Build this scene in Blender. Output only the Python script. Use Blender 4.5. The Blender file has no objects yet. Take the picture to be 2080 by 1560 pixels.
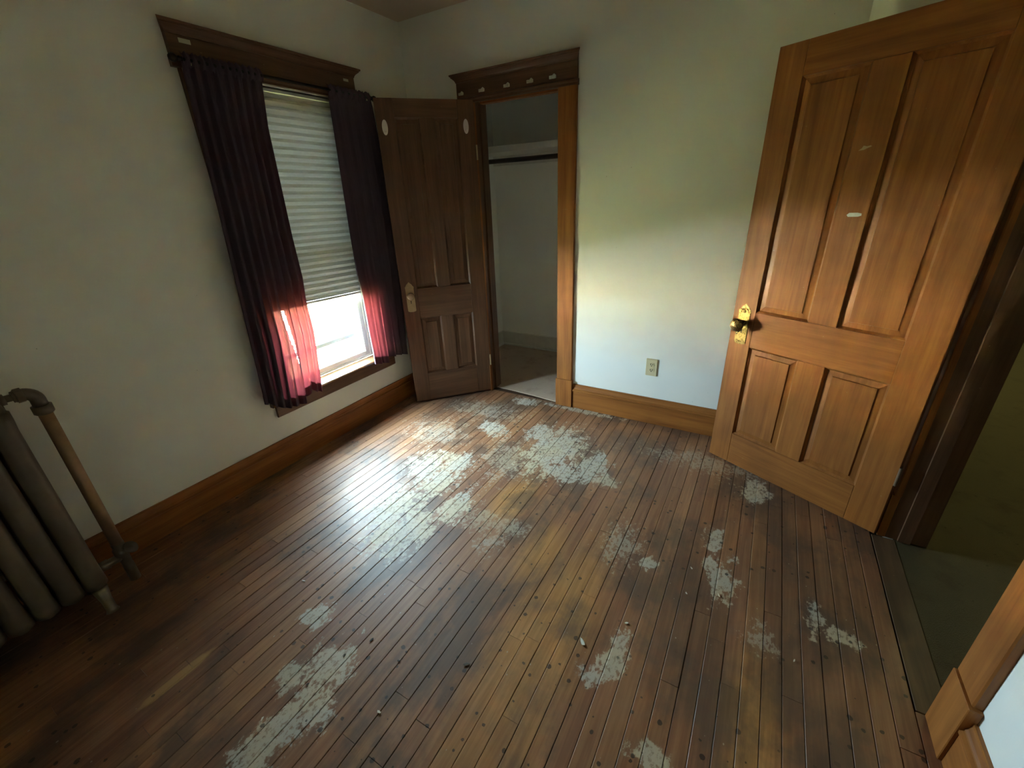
import bpy, bmesh, math, random
from mathutils import Vector, Matrix
random.seed(7)
S = bpy.context.scene
COL = S.collection
PI = math.pi

# ------------------------------------------------------------------ camera
FPX = 859.727                                   # focal length in pixels of the 2080 wide frame
RW = [(0.8651314439646742, 0.49995366533837543, -0.03992389232429336),
      (0.17172102588930385, -0.37005784218395016, -0.9130000452933635),
      (-0.471231868543632, 0.7830092757770383, -0.40600123166807595)]
cd = bpy.data.cameras.new('camera'); cam = bpy.data.objects.new('camera', cd); COL.objects.link(cam)
cd.sensor_fit = 'HORIZONTAL'; cd.sensor_width = 36; cd.lens = FPX / 2080 * 36; cd.clip_start = .02; cd.clip_end = 400
m = Matrix.Identity(4)
for i in range(3):
    m[i][0] = RW[0][i]; m[i][1] = -RW[1][i]; m[i][2] = -RW[2][i]
m.translation = Vector((2.41348, -2.73518, 1.50207))
cam.matrix_world = m
S.camera = cam

# ------------------------------------------------------------------ world, sun, exposure
S.view_settings.view_transform = 'Standard'; S.view_settings.look = 'None'
S.view_settings.gamma = 1; S.view_settings.use_curve_mapping = False
S.view_settings.exposure = 3.55
SKY = 12.3
w = bpy.data.worlds.new('sky'); S.world = w; w.use_nodes = True
nt = w.node_tree; nt.nodes.clear()
out = nt.nodes.new('ShaderNodeOutputWorld'); bg = nt.nodes.new('ShaderNodeBackground')
bg.inputs[0].default_value = (.64, .86, 1.0, 1); bg.inputs[1].default_value = SKY
nt.links.new(bg.outputs[0], out.inputs[0])
sd = bpy.data.lights.new('sun', 'SUN'); sd.energy = 255; sd.angle = .01; sd.color = (1, .93, .80)
sun = bpy.data.objects.new('sun', sd); COL.objects.link(sun)
sun.rotation_euler = Vector((-.62, -.35, -.70)).to_track_quat('-Z', 'Y').to_euler()
# light portal in the window opening: only tells the renderer where the daylight comes in
pd = bpy.data.lights.new('window_portal', 'AREA'); pd.shape = 'RECTANGLE'; pd.size = .50; pd.size_y = .745
pd.cycles.is_portal = True
po = bpy.data.objects.new('window_portal', pd); COL.objects.link(po)
po.location = (-.17, -1.0025, .68); po.rotation_euler = (0, -PI / 2, 0)
cy = S.cycles
cy.use_denoising = True
cy.max_bounces = 14; cy.diffuse_bounces = 9; cy.glossy_bounces = 6; cy.transparent_max_bounces = 16; cy.transmission_bounces = 8
cy.sample_clamp_indirect = 12
cy.use_adaptive_sampling = True; cy.adaptive_threshold = .05
cy.caustics_reflective = False
try:
    cy.use_guiding = False
except Exception:
    pass

# ------------------------------------------------------------------ helpers
def mesh_obj(name, bm, mat=None, parent=None, smooth=False, local=False):
    me = bpy.data.meshes.new(name); bm.normal_update(); bm.to_mesh(me); bm.free()
    if smooth:
        for p in me.polygons: p.use_smooth = True
    o = bpy.data.objects.new(name, me); COL.objects.link(o)
    if mat: me.materials.append(mat)
    if parent:
        o.parent = parent
        if not local:
            off = Vector((0, 0, 0)); q = parent
            while q: off += q.location; q = q.parent
            o.location = -off
    return o
def empty(name, loc=(0, 0, 0), rz=0, parent=None):
    o = bpy.data.objects.new(name, None); COL.objects.link(o); o.location = loc; o.rotation_euler = (0, 0, rz)
    o.empty_display_size = .05
    if parent: o.parent = parent
    return o
def tag(o, label, cat, group=None, kind=None):
    o['label'] = label; o['category'] = cat
    if group: o['group'] = group
    if kind: o['kind'] = kind
    return o
def box(bm, x0, x1, y0, y1, z0, z1, bev=0):
    if x0 > x1: x0, x1 = x1, x0
    if y0 > y1: y0, y1 = y1, y0
    r = bmesh.ops.create_cube(bm, size=1)
    vs = r['verts']
    for v in vs:
        v.co = Vector(((x0 + x1) / 2 + v.co.x * (x1 - x0), (y0 + y1) / 2 + v.co.y * (y1 - y0), (z0 + z1) / 2 + v.co.z * (z1 - z0)))
    if bev:
        es = list({e for v in vs for e in v.link_edges})
        bmesh.ops.bevel(bm, geom=es, offset=bev, segments=1, affect='EDGES', profile=.5)
    return bm
def boxo(name, d, mat, parent=None, bev=0, local=False):
    bm = bmesh.new(); box(bm, *d, bev=bev); return mesh_obj(name, bm, mat, parent, local=local)
def prism(bm, pts, fn, a, b):
    """closed 2-D outline pts swept from a to b; fn(p, q, t) -> 3-D point"""
    A = [bm.verts.new(fn(p, q, a)) for p, q in pts]; B = [bm.verts.new(fn(p, q, b)) for p, q in pts]
    n = len(pts)
    for i in range(n):
        j = (i + 1) % n
        bm.faces.new((A[i], A[j], B[j], B[i]))
    bm.faces.new(A[::-1]); bm.faces.new(B)
    bmesh.ops.recalc_face_normals(bm, faces=bm.faces[:])
    return bm
def frame_uv(d):
    d = d.normalized(); h = Vector((0, 0, 1)) if abs(d.z) < .9 else Vector((1, 0, 0))
    u = d.cross(h).normalized(); return u, d.cross(u).normalized()
def tube(bm, pts, rad, seg=14, cap=True):
    pts = [Vector(p) for p in pts]; n = len(pts)
    rr = rad if isinstance(rad, (list, tuple)) else [rad] * n
    rings = []; u = None
    for i, p in enumerate(pts):
        d = (pts[min(i + 1, n - 1)] - pts[max(i - 1, 0)]).normalized()
        if u is None: u, v = frame_uv(d)
        else:
            u = (u - d * u.dot(d)).normalized(); v = d.cross(u)
        rings.append([bm.verts.new(p + (u * math.cos(2 * PI * k / seg) + v * math.sin(2 * PI * k / seg)) * rr[i]) for k in range(seg)])
    for a, b in zip(rings, rings[1:]):
        for k in range(seg):
            bm.faces.new((a[k], a[(k + 1) % seg], b[(k + 1) % seg], b[k]))
    if cap:
        bm.faces.new(rings[0][::-1]); bm.faces.new(rings[-1])
    bmesh.ops.recalc_face_normals(bm, faces=bm.faces[:])
    return bm
def lathe(bm, prof, org, axis, seg=28):
    """prof = [(radius, distance along axis)]"""
    org = Vector(org); d = Vector(axis).normalized(); u, v = frame_uv(d); rings = []
    for r, t in prof:
        if r < 1e-6: rings.append([bm.verts.new(org + d * t)])
        else: rings.append([bm.verts.new(org + d * t + (u * math.cos(2 * PI * k / seg) + v * math.sin(2 * PI * k / seg)) * r) for k in range(seg)])
    for a, b in zip(rings, rings[1:]):
        for k in range(seg):
            j = (k + 1) % seg
            if len(a) == 1 and len(b) == 1: continue
            if len(a) == 1: bm.faces.new((a[0], b[j], b[k]))
            elif len(b) == 1: bm.faces.new((a[k], a[j], b[0]))
            else: bm.faces.new((a[k], a[j], b[j], b[k]))
    bmesh.ops.recalc_face_normals(bm, faces=bm.faces[:])
    return bm

# ------------------------------------------------------------------ materials
class N:
    def __init__(s, name):
        s.m = bpy.data.materials.new(name); s.m.use_nodes = True; s.t = s.m.node_tree; s.t.nodes.clear()
        s.out = s.t.nodes.new('ShaderNodeOutputMaterial')
    def n(s, typ, ins=None, **kw):
        nd = s.t.nodes.new('ShaderNode' + typ)
        for k, v in kw.items(): setattr(nd, k, v)
        for k, v in (ins or {}).items():
            sk = nd.inputs[k]
            if isinstance(v, bpy.types.NodeSocket): s.t.links.new(v, sk)
            elif isinstance(v, (tuple, list)) and len(v) == 3 and sk.type == 'RGBA': sk.default_value = (*v, 1)
            else: sk.default_value = v
        return nd
    def math(s, op, a, b=0., c=0., clamp=False):
        return s.n('Math', {0: a, 1: b, 2: c}, operation=op, use_clamp=clamp).outputs[0]
    def mix(s, f, a, b, blend='MIX'):
        nd = s.n('Mix', {}, data_type='RGBA', blend_type=blend)
        for i, v in ((0, f), (6, a), (7, b)):
            if isinstance(v, bpy.types.NodeSocket): s.t.links.new(v, nd.inputs[i])
            elif isinstance(v, (tuple, list)): nd.inputs[i].default_value = (*v, 1)
            else: nd.inputs[i].default_value = v
        return nd.outputs[2]
    def ramp(s, f, stops):
        nd = s.n('ValToRGB', {0: f}); e = nd.color_ramp.elements
        while len(e) < len(stops): e.new(.5)
        for q, (p, c) in zip(e, stops):
            q.position = p; q.color = (*c, 1) if isinstance(c, tuple) else (c, c, c, 1)
        return nd.outputs[0]
    def sstep(s, x, a, b):
        return s.n('MapRange', {0: x, 1: a, 2: b, 3: 0., 4: 1.}, interpolation_type='SMOOTHSTEP').outputs[0]
    def noise(s, vec, scale, detail=4, rough=.55, dist=0):
        return s.n('TexNoise', {'Vector': vec, 'Scale': scale, 'Detail': detail, 'Roughness': rough, 'Distortion': dist}).outputs[0]
    def vscale(s, vec, sc):
        return s.n('VectorMath', {0: vec, 1: sc}, operation='MULTIPLY').outputs[0]
    def bump(s, h, strength=.2, dist=.002):
        return s.n('Bump', {'Height': h, 'Strength': strength, 'Distance': dist}).outputs[0]
    def pbr(s, col, rough=.5, bump=None, metal=0., spec=.5, coat=0., coatr=.2):
        nd = s.n('BsdfPrincipled', {'Base Color': col, 'Roughness': rough, 'Metallic': metal, 'Specular IOR Level': spec, 'Coat Weight': coat, 'Coat Roughness': coatr})
        if bump: s.t.links.new(bump, nd.inputs['Normal'])
        s.t.links.new(nd.outputs[0], s.out.inputs[0]); return s.m
    def pos(s): return s.n('NewGeometry').outputs['Position']
    def obj(s): return s.n('TexCoord').outputs['Object']
    def rnd(s): return s.n('ObjectInfo').outputs['Random']

def mat_wood(name, axis, lo=(.19, .060, .012), hi=(.42, .160, .036), rough=.48, coat=.04):
    k = N(name); sc = {'X': (1.2, 22, 22), 'Y': (22, 1.2, 22), 'Z': (22, 22, 1.2)}[axis]
    v = k.vscale(k.obj(), sc)
    r = k.rnd()
    v = k.n('VectorMath', {0: v, 1: k.n('CombineXYZ', {0: k.math('MULTIPLY', r, 37.), 1: k.math('MULTIPLY', r, 11.), 2: k.math('MULTIPLY', r, 23.)}).outputs[0]}, operation='ADD').outputs[0]
    g = k.noise(v, 1.0, 6, .62, .6); g2 = k.noise(v, 4.5, 4, .6)
    f = k.math('ADD', k.math('MULTIPLY', g, .75), k.math('MULTIPLY', g2, .25))
    big = k.noise(k.obj(), 3.0, 3, .5)
    c = k.ramp(f, [(.30, lo), (.52, tuple((a + b) * .5 for a, b in zip(lo, hi))), (.72, hi)])
    c = k.mix(k.math('MULTIPLY', k.sstep(big, .45, .75), .35), c, tuple(a * .55 for a in lo), 'MIX')
    sc_ = k.noise(k.vscale(k.obj(), (60, 60, 60)), 1., 2, .5)
    c = k.mix(k.math('MULTIPLY', k.sstep(sc_, .74, .80), .5), c, (.40, .27, .15))
    ro = k.math('ADD', rough, k.math('MULTIPLY', k.math('SUBTRACT', big, .5), .25))
    return k.pbr(c, ro, k.bump(f, .12, .001), spec=.32, coat=coat, coatr=.22)
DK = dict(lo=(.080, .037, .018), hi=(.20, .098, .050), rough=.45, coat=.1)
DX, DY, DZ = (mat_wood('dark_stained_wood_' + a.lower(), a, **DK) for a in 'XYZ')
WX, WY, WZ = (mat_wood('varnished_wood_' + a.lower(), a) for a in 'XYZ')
def mat_plain(name, col, rough=.5, metal=0., noise=.12, scale=20, bump=.05, spec=.5):
    k = N(name); f = k.noise(k.obj(), scale, 4, .6)
    c = k.mix(f, tuple(a * (1 - noise) for a in col), tuple(min(1, a * (1 + noise)) for a in col))
    return k.pbr(c, rough, k.bump(f, bump, .002), metal, spec)
def mat_wall(name, col, dirty=.5):
    k = N(name); p = k.pos()
    n1 = k.noise(p, 1.3, 4, .55); n2 = k.noise(p, 90, 3, .6); n3 = k.noise(p, 9, 5, .6)
    c = k.mix(k.math('MULTIPLY', k.sstep(n1, .35, .75), .25 * dirty), col, tuple(a * b for a, b in zip(col, (.86, .84, .78))))
    c = k.mix(k.math('MULTIPLY', k.sstep(n3, .58, .72), .12 * dirty), c, tuple(a * .7 for a in col))
    vo = k.n('TexVoronoi', {'Vector': p, 'Scale': 9.0}).outputs['Distance']
    c = k.mix(k.math('MULTIPLY', k.math('LESS_THAN', vo, .018), .5), c, (.10, .09, .07))
    return k.pbr(c, .62, k.bump(k.math('ADD', n2, k.math('MULTIPLY', n3, .6)), .10, .002), spec=.35)
WALL = mat_wall('pale_sage_wall_paint', (.83, .845, .80))
WALLC = mat_wall('closet_wall_paint', (.90, .89, .84))
CEIL = mat_wall('stained_ceiling_paint', (.62, .51, .40), 1.6)
WHITE = mat_plain('white_trim_paint', (.66, .64, .58), .5)
BRASS = None
def mat_brass(name, col, vs, bump, dark):
    k = N(name); p = k.obj()
    vo = k.n('TexVoronoi', {'Vector': p, 'Scale': vs}, feature='SMOOTH_F1').outputs['Distance']
    ns = k.noise(p, vs * .9, 3, .5, 1.5); f = k.math('MULTIPLY', k.math('ADD', vo, ns), .6)
    c = k.mix(k.sstep(f, .35, .62), dark, col)
    return k.pbr(c, .42, k.bump(f, bump, .003), 1.0)
BRASS_ORN = mat_brass('embossed_brass', (.36, .25, .085), 130, .6, (.17, .105, .03))
BRASS_PLAIN = mat_plain('worn_brass', (.78, .56, .22), .36, 1.0, .2, 30)
BRASS_TARN = mat_plain('tarnished_brass', (.50, .38, .22), .5, .5, .25, 40)
KNOB_ORN = mat_brass('embossed_bronze', (.42, .29, .13), 160, .8, (.05, .032, .018))
IRON = mat_plain('dark_iron', (.035, .028, .022), .45, .8, .3, 40)
RADM = mat_plain('dull_bronze_radiator_paint', (.15, .115, .08), .45, .25, .25, 25, .08)
PIPEM = mat_plain('rusty_brown_pipe', (.36, .22, .125), .48, .3, .3, 25, .08)
VALVEM = mat_plain('worn_valve_metal', (.26, .21, .15), .40, .6, .3, 30, .08)
IVORY = mat_plain('ivory_plastic', (.62, .54, .33), .35, 0, .03, 20, 0)
DARKHOLE = mat_plain('dark_slot', (.02, .017, .012), .7, 0, .1)
PLASTIC_W = mat_plain('white_plastic', (.78, .72, .68), .35, 0, .04, 20, 0)
TAPE = mat_plain('clear_yellowed_plastic', (.52, .48, .36), .3, 0, .15, 60, .05)
VINYL = mat_plain('white_vinyl_frame', (.72, .76, .76), .35, 0, .03, 20, 0)
SCUFF_B = mat_plain('pale_blue_scuff', (.55, .58, .58), .6, 0, .15, 80)
SCUFF_T = mat_plain('bare_wood_scuff', (.50, .33, .18), .6, 0, .2, 80)
SUB = mat_plain('dark_gap_dirt', (.012, .009, .007), .9, 0, .1)
CHIP = mat_plain('paint_chip_white', (.75, .70, .60), .6, 0, .1, 60)
LEAFM = mat_plain('dry_brown_bit', (.05, .035, .02), .7, 0, .2, 60)

def mat_planks():
    k = N('worn_floor_boards'); p = k.pos(); r = k.rnd()
    off = k.n('CombineXYZ', {0: k.math('MULTIPLY', r, 50.), 1: k.math('MULTIPLY', r, 17.), 2: 0.}).outputs[0]
    gv = k.n('VectorMath', {0: k.vscale(p, (60, 2.4, 1)), 1: off}, operation='ADD').outputs[0]
    g = k.noise(gv, 1.0, 6, .62, .5)
    tone = k.ramp(r, [(0., (.27, .115, .055)), (.3, (.33, .150, .070)), (.55, (.24, .100, .052)), (.8, (.38, .178, .078)), (1., (.29, .132, .072))])
    c = k.mix(k.sstep(g, .35, .70), k.mix(.35, tone, (.09, .040, .022)), k.mix(.15, tone, (.46, .28, .14)))
    def blobs(lst):
        acc = None
        for cx, cy, rx, ry in lst:
            d = k.n('VectorMath', {0: k.vscale(k.n('VectorMath', {0: p, 1: (cx, cy, 0)}, operation='SUBTRACT').outputs[0], (1 / rx, 1 / ry, 0))}, operation='LENGTH').outputs['Value']
            acc = d if acc is None else k.n('Math', {0: acc, 1: d, 2: .25}, operation='SMOOTH_MIN').outputs[0]
        return acc
    nz = k.noise(k.vscale(p, (1, .75, 1)), 17, 6, .68, .4); nf = k.noise(k.vscale(p, (1, .6, 1)), 75, 4, .65)
    nl = k.noise(p, 3.2, 4, .55)
    # large honey-coloured bare areas, scattered grime and set darker patches
    gold = blobs([(1.93, -1.85, .20, .62), (1.75, -1.45, .12, .30), (1.45, -1.15, .12, .2), (2.62, -1.75, .10, .3)])
    gm = k.math('MULTIPLY', k.sstep(k.math('ADD', gold, k.math('MULTIPLY', nl, 1.1)), 1.75, .85), .75)
    c = k.mix(gm, c, k.mix(k.sstep(g, .3, .7), (.36, .165, .045), (.54, .27, .085)))
    grim = k.sstep(k.math('ADD', k.noise(k.vscale(p, (1.6, 1, 1)), 2.1, 5, .6, .3), k.math('MULTIPLY', nz, .25)), .58, .76)
    c = k.mix(k.math('MULTIPLY', grim, .62), c, (.07, .052, .040))
    dk = blobs([(2.40, -1.47, .17, .33), (2.60, -.55, .30, .14), (2.75, -1.2, .20, .5), (.35, -.35, .4, .15), (1.9, -.05, .7, .06)])  # darker patches by hall door, closet corner and back baseboard
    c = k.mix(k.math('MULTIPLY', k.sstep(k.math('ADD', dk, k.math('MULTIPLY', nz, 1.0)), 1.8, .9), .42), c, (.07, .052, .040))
    # pale paint and filler residue with ragged edges
    pal = blobs([(1.45, -.62, .15, .25), (1.27, -.46, .09, .12), (1.56, -.82, .13, .08), (1.72, -.70, .08, .16), (1.85, -.79, .05, .05),
                 (.95, -.57, .11, .07), (.94, -.09, .09, .06), (1.35, -.05, .25, .03),
                 (.82, -1.12, .13, .14), (.96, -1.03, .10, .10), (.97, -1.22, .10, .12), (1.2, -1.35, .06, .14), (.90, -1.50, .11, .15),
                 (1.11, -1.60, .09, .17), (1.0, -1.70, .06, .09),
                 (2.42, -.99, .035, .07), (2.49, -1.21, .045, .10), (2.43, -1.15, .03, .035), (2.19, -1.27, .04, .03), (2.185, -1.74, .04, .09),
                 (2.14, -1.84, .045, .03), (2.37, -1.97, .05, .03), 
                 (1.10, -2.14, .045, .055), (1.31, -2.25, .065, .09), (1.23, -2.33, .05, .05), (1.35, -2.42, .055, .10), (1.41, -2.36, .045, .06), (1.34, -2.54, .06, .12),
                 (2.57, -.52, .06, .08), (2.80, -1.25, .025, .07), (2.87, -1.28, .05, .03)])
    pm = k.sstep(k.math('ADD', pal, k.math('ADD', k.math('MULTIPLY', k.math('SUBTRACT', nz, .5), 4.2), k.math('MULTIPLY', k.math('SUBTRACT', nf, .5), 2.2))), 1.25, .75)
    pc = k.mix(k.sstep(nl, .4, .6), (.55, .47, .33), (.52, .48, .40))
    pc = k.mix(k.math('MULTIPLY', k.sstep(nf, .50, .62), .75), pc, (.24, .16, .10))
    c = k.mix(k.math('MULTIPLY', pm, .82), c, pc)
    fa = blobs([(2.05, -1.20, .08, .13), (.60, -.78, .22, .18), (1.38, -1.37, .12, .08), (1.53, -1.36, .09, .06), (1.50, -1.50, .06, .08), (1.25, -.85, .2, .2), (.75, -.35, .3, .12), (2.3, -.35, .3, .1), (2.62, -1.42, .04, .06)])
    fm = k.math('MULTIPLY', k.sstep(k.math('ADD', fa, k.math('ADD', k.math('MULTIPLY', k.math('SUBTRACT', nz, .5), 5.), k.math('MULTIPLY', k.math('SUBTRACT', nf, .5), 5.))), 1.0, .3), .45)
    c = k.mix(fm, c, pc)
    # scraped golden streak beside the radiator
    st = blobs([(.87, -2.54, .020, .115)])
    c = k.mix(k.math('MULTIPLY', k.sstep(k.math('ADD', st, k.math('MULTIPLY', nz, .8)), 1.6, 1.2), .8), c, (.52, .32, .13))
    # dark spots and small pale flecks
    vo = k.n('TexVoronoi', {'Vector': p, 'Scale': 24., 'Randomness': 1.})
    spot = k.math('LESS_THAN', k.math('ADD', vo.outputs['Distance'], k.math('MULTIPLY', k.math('SUBTRACT', nf, .5), .25)), k.math('MULTIPLY', k.n('SeparateColor', {0: vo.outputs['Color']}).outputs[0], .20))
    spot = k.math('MULTIPLY', spot, k.sstep(k.noise(p, 1.7, 2, .5), .34, .50))
    c = k.mix(k.math('MULTIPLY', spot, .8), c, (.016, .012, .010))
    v2 = k.n('TexVoronoi', {'Vector': k.vscale(p, (1, .7, 1)), 'Scale': 42.})
    fl = k.math('LESS_THAN', v2.outputs['Distance'], k.math('MULTIPLY', k.math('SUBTRACT', k.n('SeparateColor', {0: v2.outputs['Color']}).outputs[1], .72), .40))
    c = k.mix(k.math('MULTIPLY', fl, .7), c, (.46, .40, .31))
    ro = k.math('ADD', .37, k.math('ADD', k.math('MULTIPLY', nz, .22), k.math('MULTIPLY', pm, .16)))
    h = k.math('ADD', k.math('MULTIPLY', g, .5), k.math('MULTIPLY', nf, .35))
    return k.pbr(c, ro, k.bump(h, .22, .0015), spec=.42, coat=.08, coatr=.36)
PLANK = mat_planks()

def mat_carpet(name, a, b, st):
    k = N(name); p = k.pos(); n1 = k.noise(p, 260, 3, .7); n2 = k.noise(p, 6, 5, .6); n3 = k.noise(p, 28, 4, .7)
    c = k.mix(n1, a, b); c = k.mix(k.math('MULTIPLY', k.sstep(n2, .5, .7), .5), c, st)
    c = k.mix(k.math('MULTIPLY', k.sstep(n3, .64, .72), .55), c, tuple(x * .35 for x in st))
    return k.pbr(c, .95, k.bump(n1, .6, .006), spec=.1)
CARPET = mat_carpet('worn_beige_carpet', (.46, .34, .25), (.62, .48, .37), (.34, .22, .15))
HALLF = mat_carpet('dark_olive_hall_carpet', (.075, .056, .028), (.105, .082, .042), (.065, .042, .022))
GROUND = mat_plain('sunlit_lawn', (.04, .044, .018), .9, 0, .25, .5)
SIDING = mat_plain('cream_siding', (.84, .76, .57), .7, 0, .05, 2)
ROOFM = mat_plain('grey_shingles', (.12, .11, .10), .8, 0, .2, 6)

def mat_curtain():
    k = N('plum_voile'); uv = k.obj()
    n = k.noise(k.vscale(uv, (160, 160, 3)), 1., 3, .6)
    d = k.n('BsdfDiffuse', {0: k.mix(n, (.115, .092, .118), (.16, .13, .16))})
    t = k.n('BsdfTranslucent', {0: k.mix(n, (.064, .009, .011), (.094, .015, .017))})
    tr = k.n('BsdfTransparent', {0: (.80, .30, .32)})
    m1 = k.n('MixShader', {0: .45, 1: d.outputs[0], 2: t.outputs[0]})
    m2 = k.n('MixShader', {0: .012, 1: m1.outputs[0], 2: tr.outputs[0]})
    k.t.links.new(m2.outputs[0], k.out.inputs[0]); return k.m
CURT = mat_curtain()
def mat_blind():
    k = N('pleated_shade_fabric'); n = k.noise(k.obj(), 60, 3, .6)
    c = k.mix(n, (.50, .475, .42), (.58, .555, .49))
    d = k.n('BsdfDiffuse', {0: c}); t = k.n('BsdfTranslucent', {0: (.10, .095, .08)})
    m1 = k.n('MixShader', {0: .02, 1: d.outputs[0], 2: t.outputs[0]})
    k.t.links.new(m1.outputs[0], k.out.inputs[0]); return k.m
BLIND = mat_blind()
def mat_glass():
    k = N('window_glass'); tr = k.n('BsdfTransparent', {0: (.96, .98, .97)}); gl = k.n('BsdfGlossy', {0: (1, 1, 1), 1: .02})
    fc = k.n('LayerWeight', {0: .5}).outputs['Facing']; fr = k.math('ADD', .035, k.math('MULTIPLY', k.math('POWER', fc, 5.), .9)); m1 = k.n('MixShader', {0: fr, 1: tr.outputs[0], 2: gl.outputs[0]})
    k.t.links.new(m1.outputs[0], k.out.inputs[0]); return k.m
GLASS = mat_glass()

# ------------------------------------------------------------------ room shell
CZ = 2.594; YN = -3.40; XR = 3.10; XH = 3.24
WY0, WY1, WZ0, WZ1 = -1.375, -.63, .43, 2.075            # window opening
CX0, CX1, CZH = .578, 1.190, 2.078                        # closet opening
EY0, EY1, EZH = -1.463, -.615, 2.045                      # hall door opening
DC = (2.6126, 0.0); DE = (XR, -.487)                      # clipped corner

floor = boxo('floor', (-.0, XH, YN, .0, -.05, -.020), SUB)
tag(floor, 'worn dark-stained strip wood floor with pale paint patches', 'floor', kind='structure')
PW = .0585
def in_corner(x, y): return (x - DC[0]) + (y - DC[1]) > -.001 and False
i = 0; x = .004
while x < 3.095:
    x1 = min(x + PW, 3.049 if x < 3.04 else 3.099); bx0, bx1 = x + .0006, x1 - .0006
    yt = -.002
    if x > 3.04: yt = EY0 - .001
    elif bx1 > DC[0]: yt = -(bx1 - DC[0]) - .004
    cuts = [YN + .002]
    y = YN + random.uniform(.3, 1.6)
    while y < yt - .25:
        cuts.append(y); y += random.uniform(.55, 1.9)
    cuts.append(yt)
    for a, b in zip(cuts, cuts[1:]):
        bm = bmesh.new(); dz = random.uniform(-.0008, .0006); cup = random.uniform(0, .0004)
        a2, b2 = a + .0006, b - .0006; c = .0016
        prism(bm, [(bx0, -.0195), (bx1, -.0195), (bx1, -c + dz), (bx1 - c, dz), ((bx0 + bx1) / 2, dz - cup), (bx0 + c, dz), (bx0, -c + dz)], lambda p, q, t: (p, t, q), a2, b2)
        mesh_obj('plank', bm, PLANK, floor)
    x = x1
thr = boxo('plank', (3.0495, 3.135, EY0 + .002, EY1 - .002, -.0195, .0005), mat_wood('dark_threshold_wood', 'Y', (.07, .040, .022), (.16, .09, .045), .6, .0), floor, .002)

def quad_wall(name, boxes, mat, label):
    bm = bmesh.new()
    for b in boxes: box(bm, *b)
    return tag(mesh_obj(name, bm, mat), label, 'wall', kind='structure')
WT = .15
quad_wall('wall_left', [(-WT, 0, YN - .1, WY0, -.05, CZ), (-WT, 0, WY1, .0, -.05, CZ), (-WT, 0, WY0, WY1, -.05, WZ0 - .03), (-WT, 0, WY0, WY1, WZ1, CZ)],
          WALL, 'pale sage painted wall holding the curtained window')
quad_wall('wall_back', [(-WT, CX0 - .02, 0, .13, -.05, CZ), (CX1 + .02, DC[0] + .12, 0, .13, -.05, CZ), (CX0 - .02, CX1 + .02, 0, .13, CZH + .02, CZ)],
          WALL, 'pale sage painted wall with the closet doorway and outlet')
quad_wall('wall_right', [(XR, XH, YN - .1, EY0 - .015, -.05, CZ), (XR, XH, EY1 + .015, .13, -.05, CZ), (XR, XH, EY0 - .015, EY1 + .015, EZH + .015, CZ)],
          WALL, 'pale sage painted wall around the hall doorway')
quad_wall('wall_front', [(-WT, XH, YN - .1, YN, -.05, CZ)], WALL, 'pale painted wall facing the closet doorway')
bm = bmesh.new(); prism(bm, [DC, DE, (XR, 0), ], lambda p, q, t: (p, q, t), -.02, CZ)
tag(mesh_obj('wall_corner', bm, WALL), 'slanted painted wall behind the open hall door', 'wall', kind='structure')
tag(boxo('ceiling', (-WT, XH, YN - .1, .13, CZ, CZ + .1), CEIL), 'stained brownish ceiling above the room', 'ceiling', kind='structure')

# closet shell
quad_wall('wall_closet_left', [(-WT, .035, .13, 1.07, -.05, CZ)], WALLC, 'pale painted side wall inside the closet')
quad_wall('wall_closet_back', [(-WT, 2.1, 1.07, 1.17, -.05, CZ)], WALLC, 'pale painted rear wall inside the closet')
quad_wall('wall_closet_right', [(2.0, 2.1, .13, 1.07, -.05, CZ)], WALLC, 'pale painted far side wall inside the closet')
tag(boxo('ceiling_closet', (-WT, 2.1, .13, 1.17, CZ, CZ + .1), WALLC), 'painted ceiling inside the closet', 'ceiling', kind='structure')
tag(boxo('floor_closet', (-WT, 2.1, .0, 1.07, -.05, -.001), mat_wood('closet_sill_wood', 'X', (.03, .014, .008), (.08, .038, .018), .6, 0)), 'dark wooden closet floor edge under the carpet', 'floor', kind='structure')
bm = bmesh.new()
edge = [(.585, .050), (.66, .046), (.76, .043), (.85, .036), (.93, .030), (1.0, .024), (1.08, .012), (1.185, .002)]
pts = edge + [(1.185, .13), (1.999, .13), (1.999, 1.069), (.036, 1.069), (.036, .13), (.585, .13)]
prism(bm, pts, lambda p, q, t: (p, q, t), 0.0, .005)
tag(mesh_obj('carpet', bm, CARPET), 'worn beige carpet with ragged edge covering the closet floor', 'carpet')

# hall shell
HX = 4.95; HY = 4.2
tag(boxo('floor_hall', (3.135, HX, YN, HY, -.05, -.0005), HALLF), 'dark olive-brown hallway floor beyond the open door', 'floor', kind='structure')
quad_wall('wall_hall_far', [(HX, HX + .1, YN, HY, -.05, CZ)], WALL, 'dim painted hallway wall beyond the open door')
quad_wall('wall_hall_side', [(XH - .14, XH, .13, HY, -.05, CZ)], WALL, 'dim hallway wall continuing past the closet')
quad_wall('wall_hall_end', [(XH - .14, HX + .1, YN - .1, YN, -.05, CZ), (XH - .14, HX + .1, HY, HY + .1, -.05, CZ)], WALL, 'dim painted end walls of the hallway')
tag(boxo('ceiling_hall', (XH, HX + .1, YN - .1, HY + .1, CZ, CZ + .1), CEIL), 'brownish ceiling over the hallway', 'ceiling', kind='structure')
hl = empty('added_hall_light', (4.1, 1.9, CZ)); tag(hl, 'added dim globe light, unseen, brightening the hallway', 'added light')  # unseen lamp, added to brighten the hallway
bm = bmesh.new(); lathe(bm, [(0, 0), (.09, 0), (.09, .02), (.05, .035), (.05, .05), (0, .05)], (4.1, 1.9, CZ - .001), (0, 0, -1), 24); mesh_obj('fitting', bm, BRASS_PLAIN, hl, True)
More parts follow.
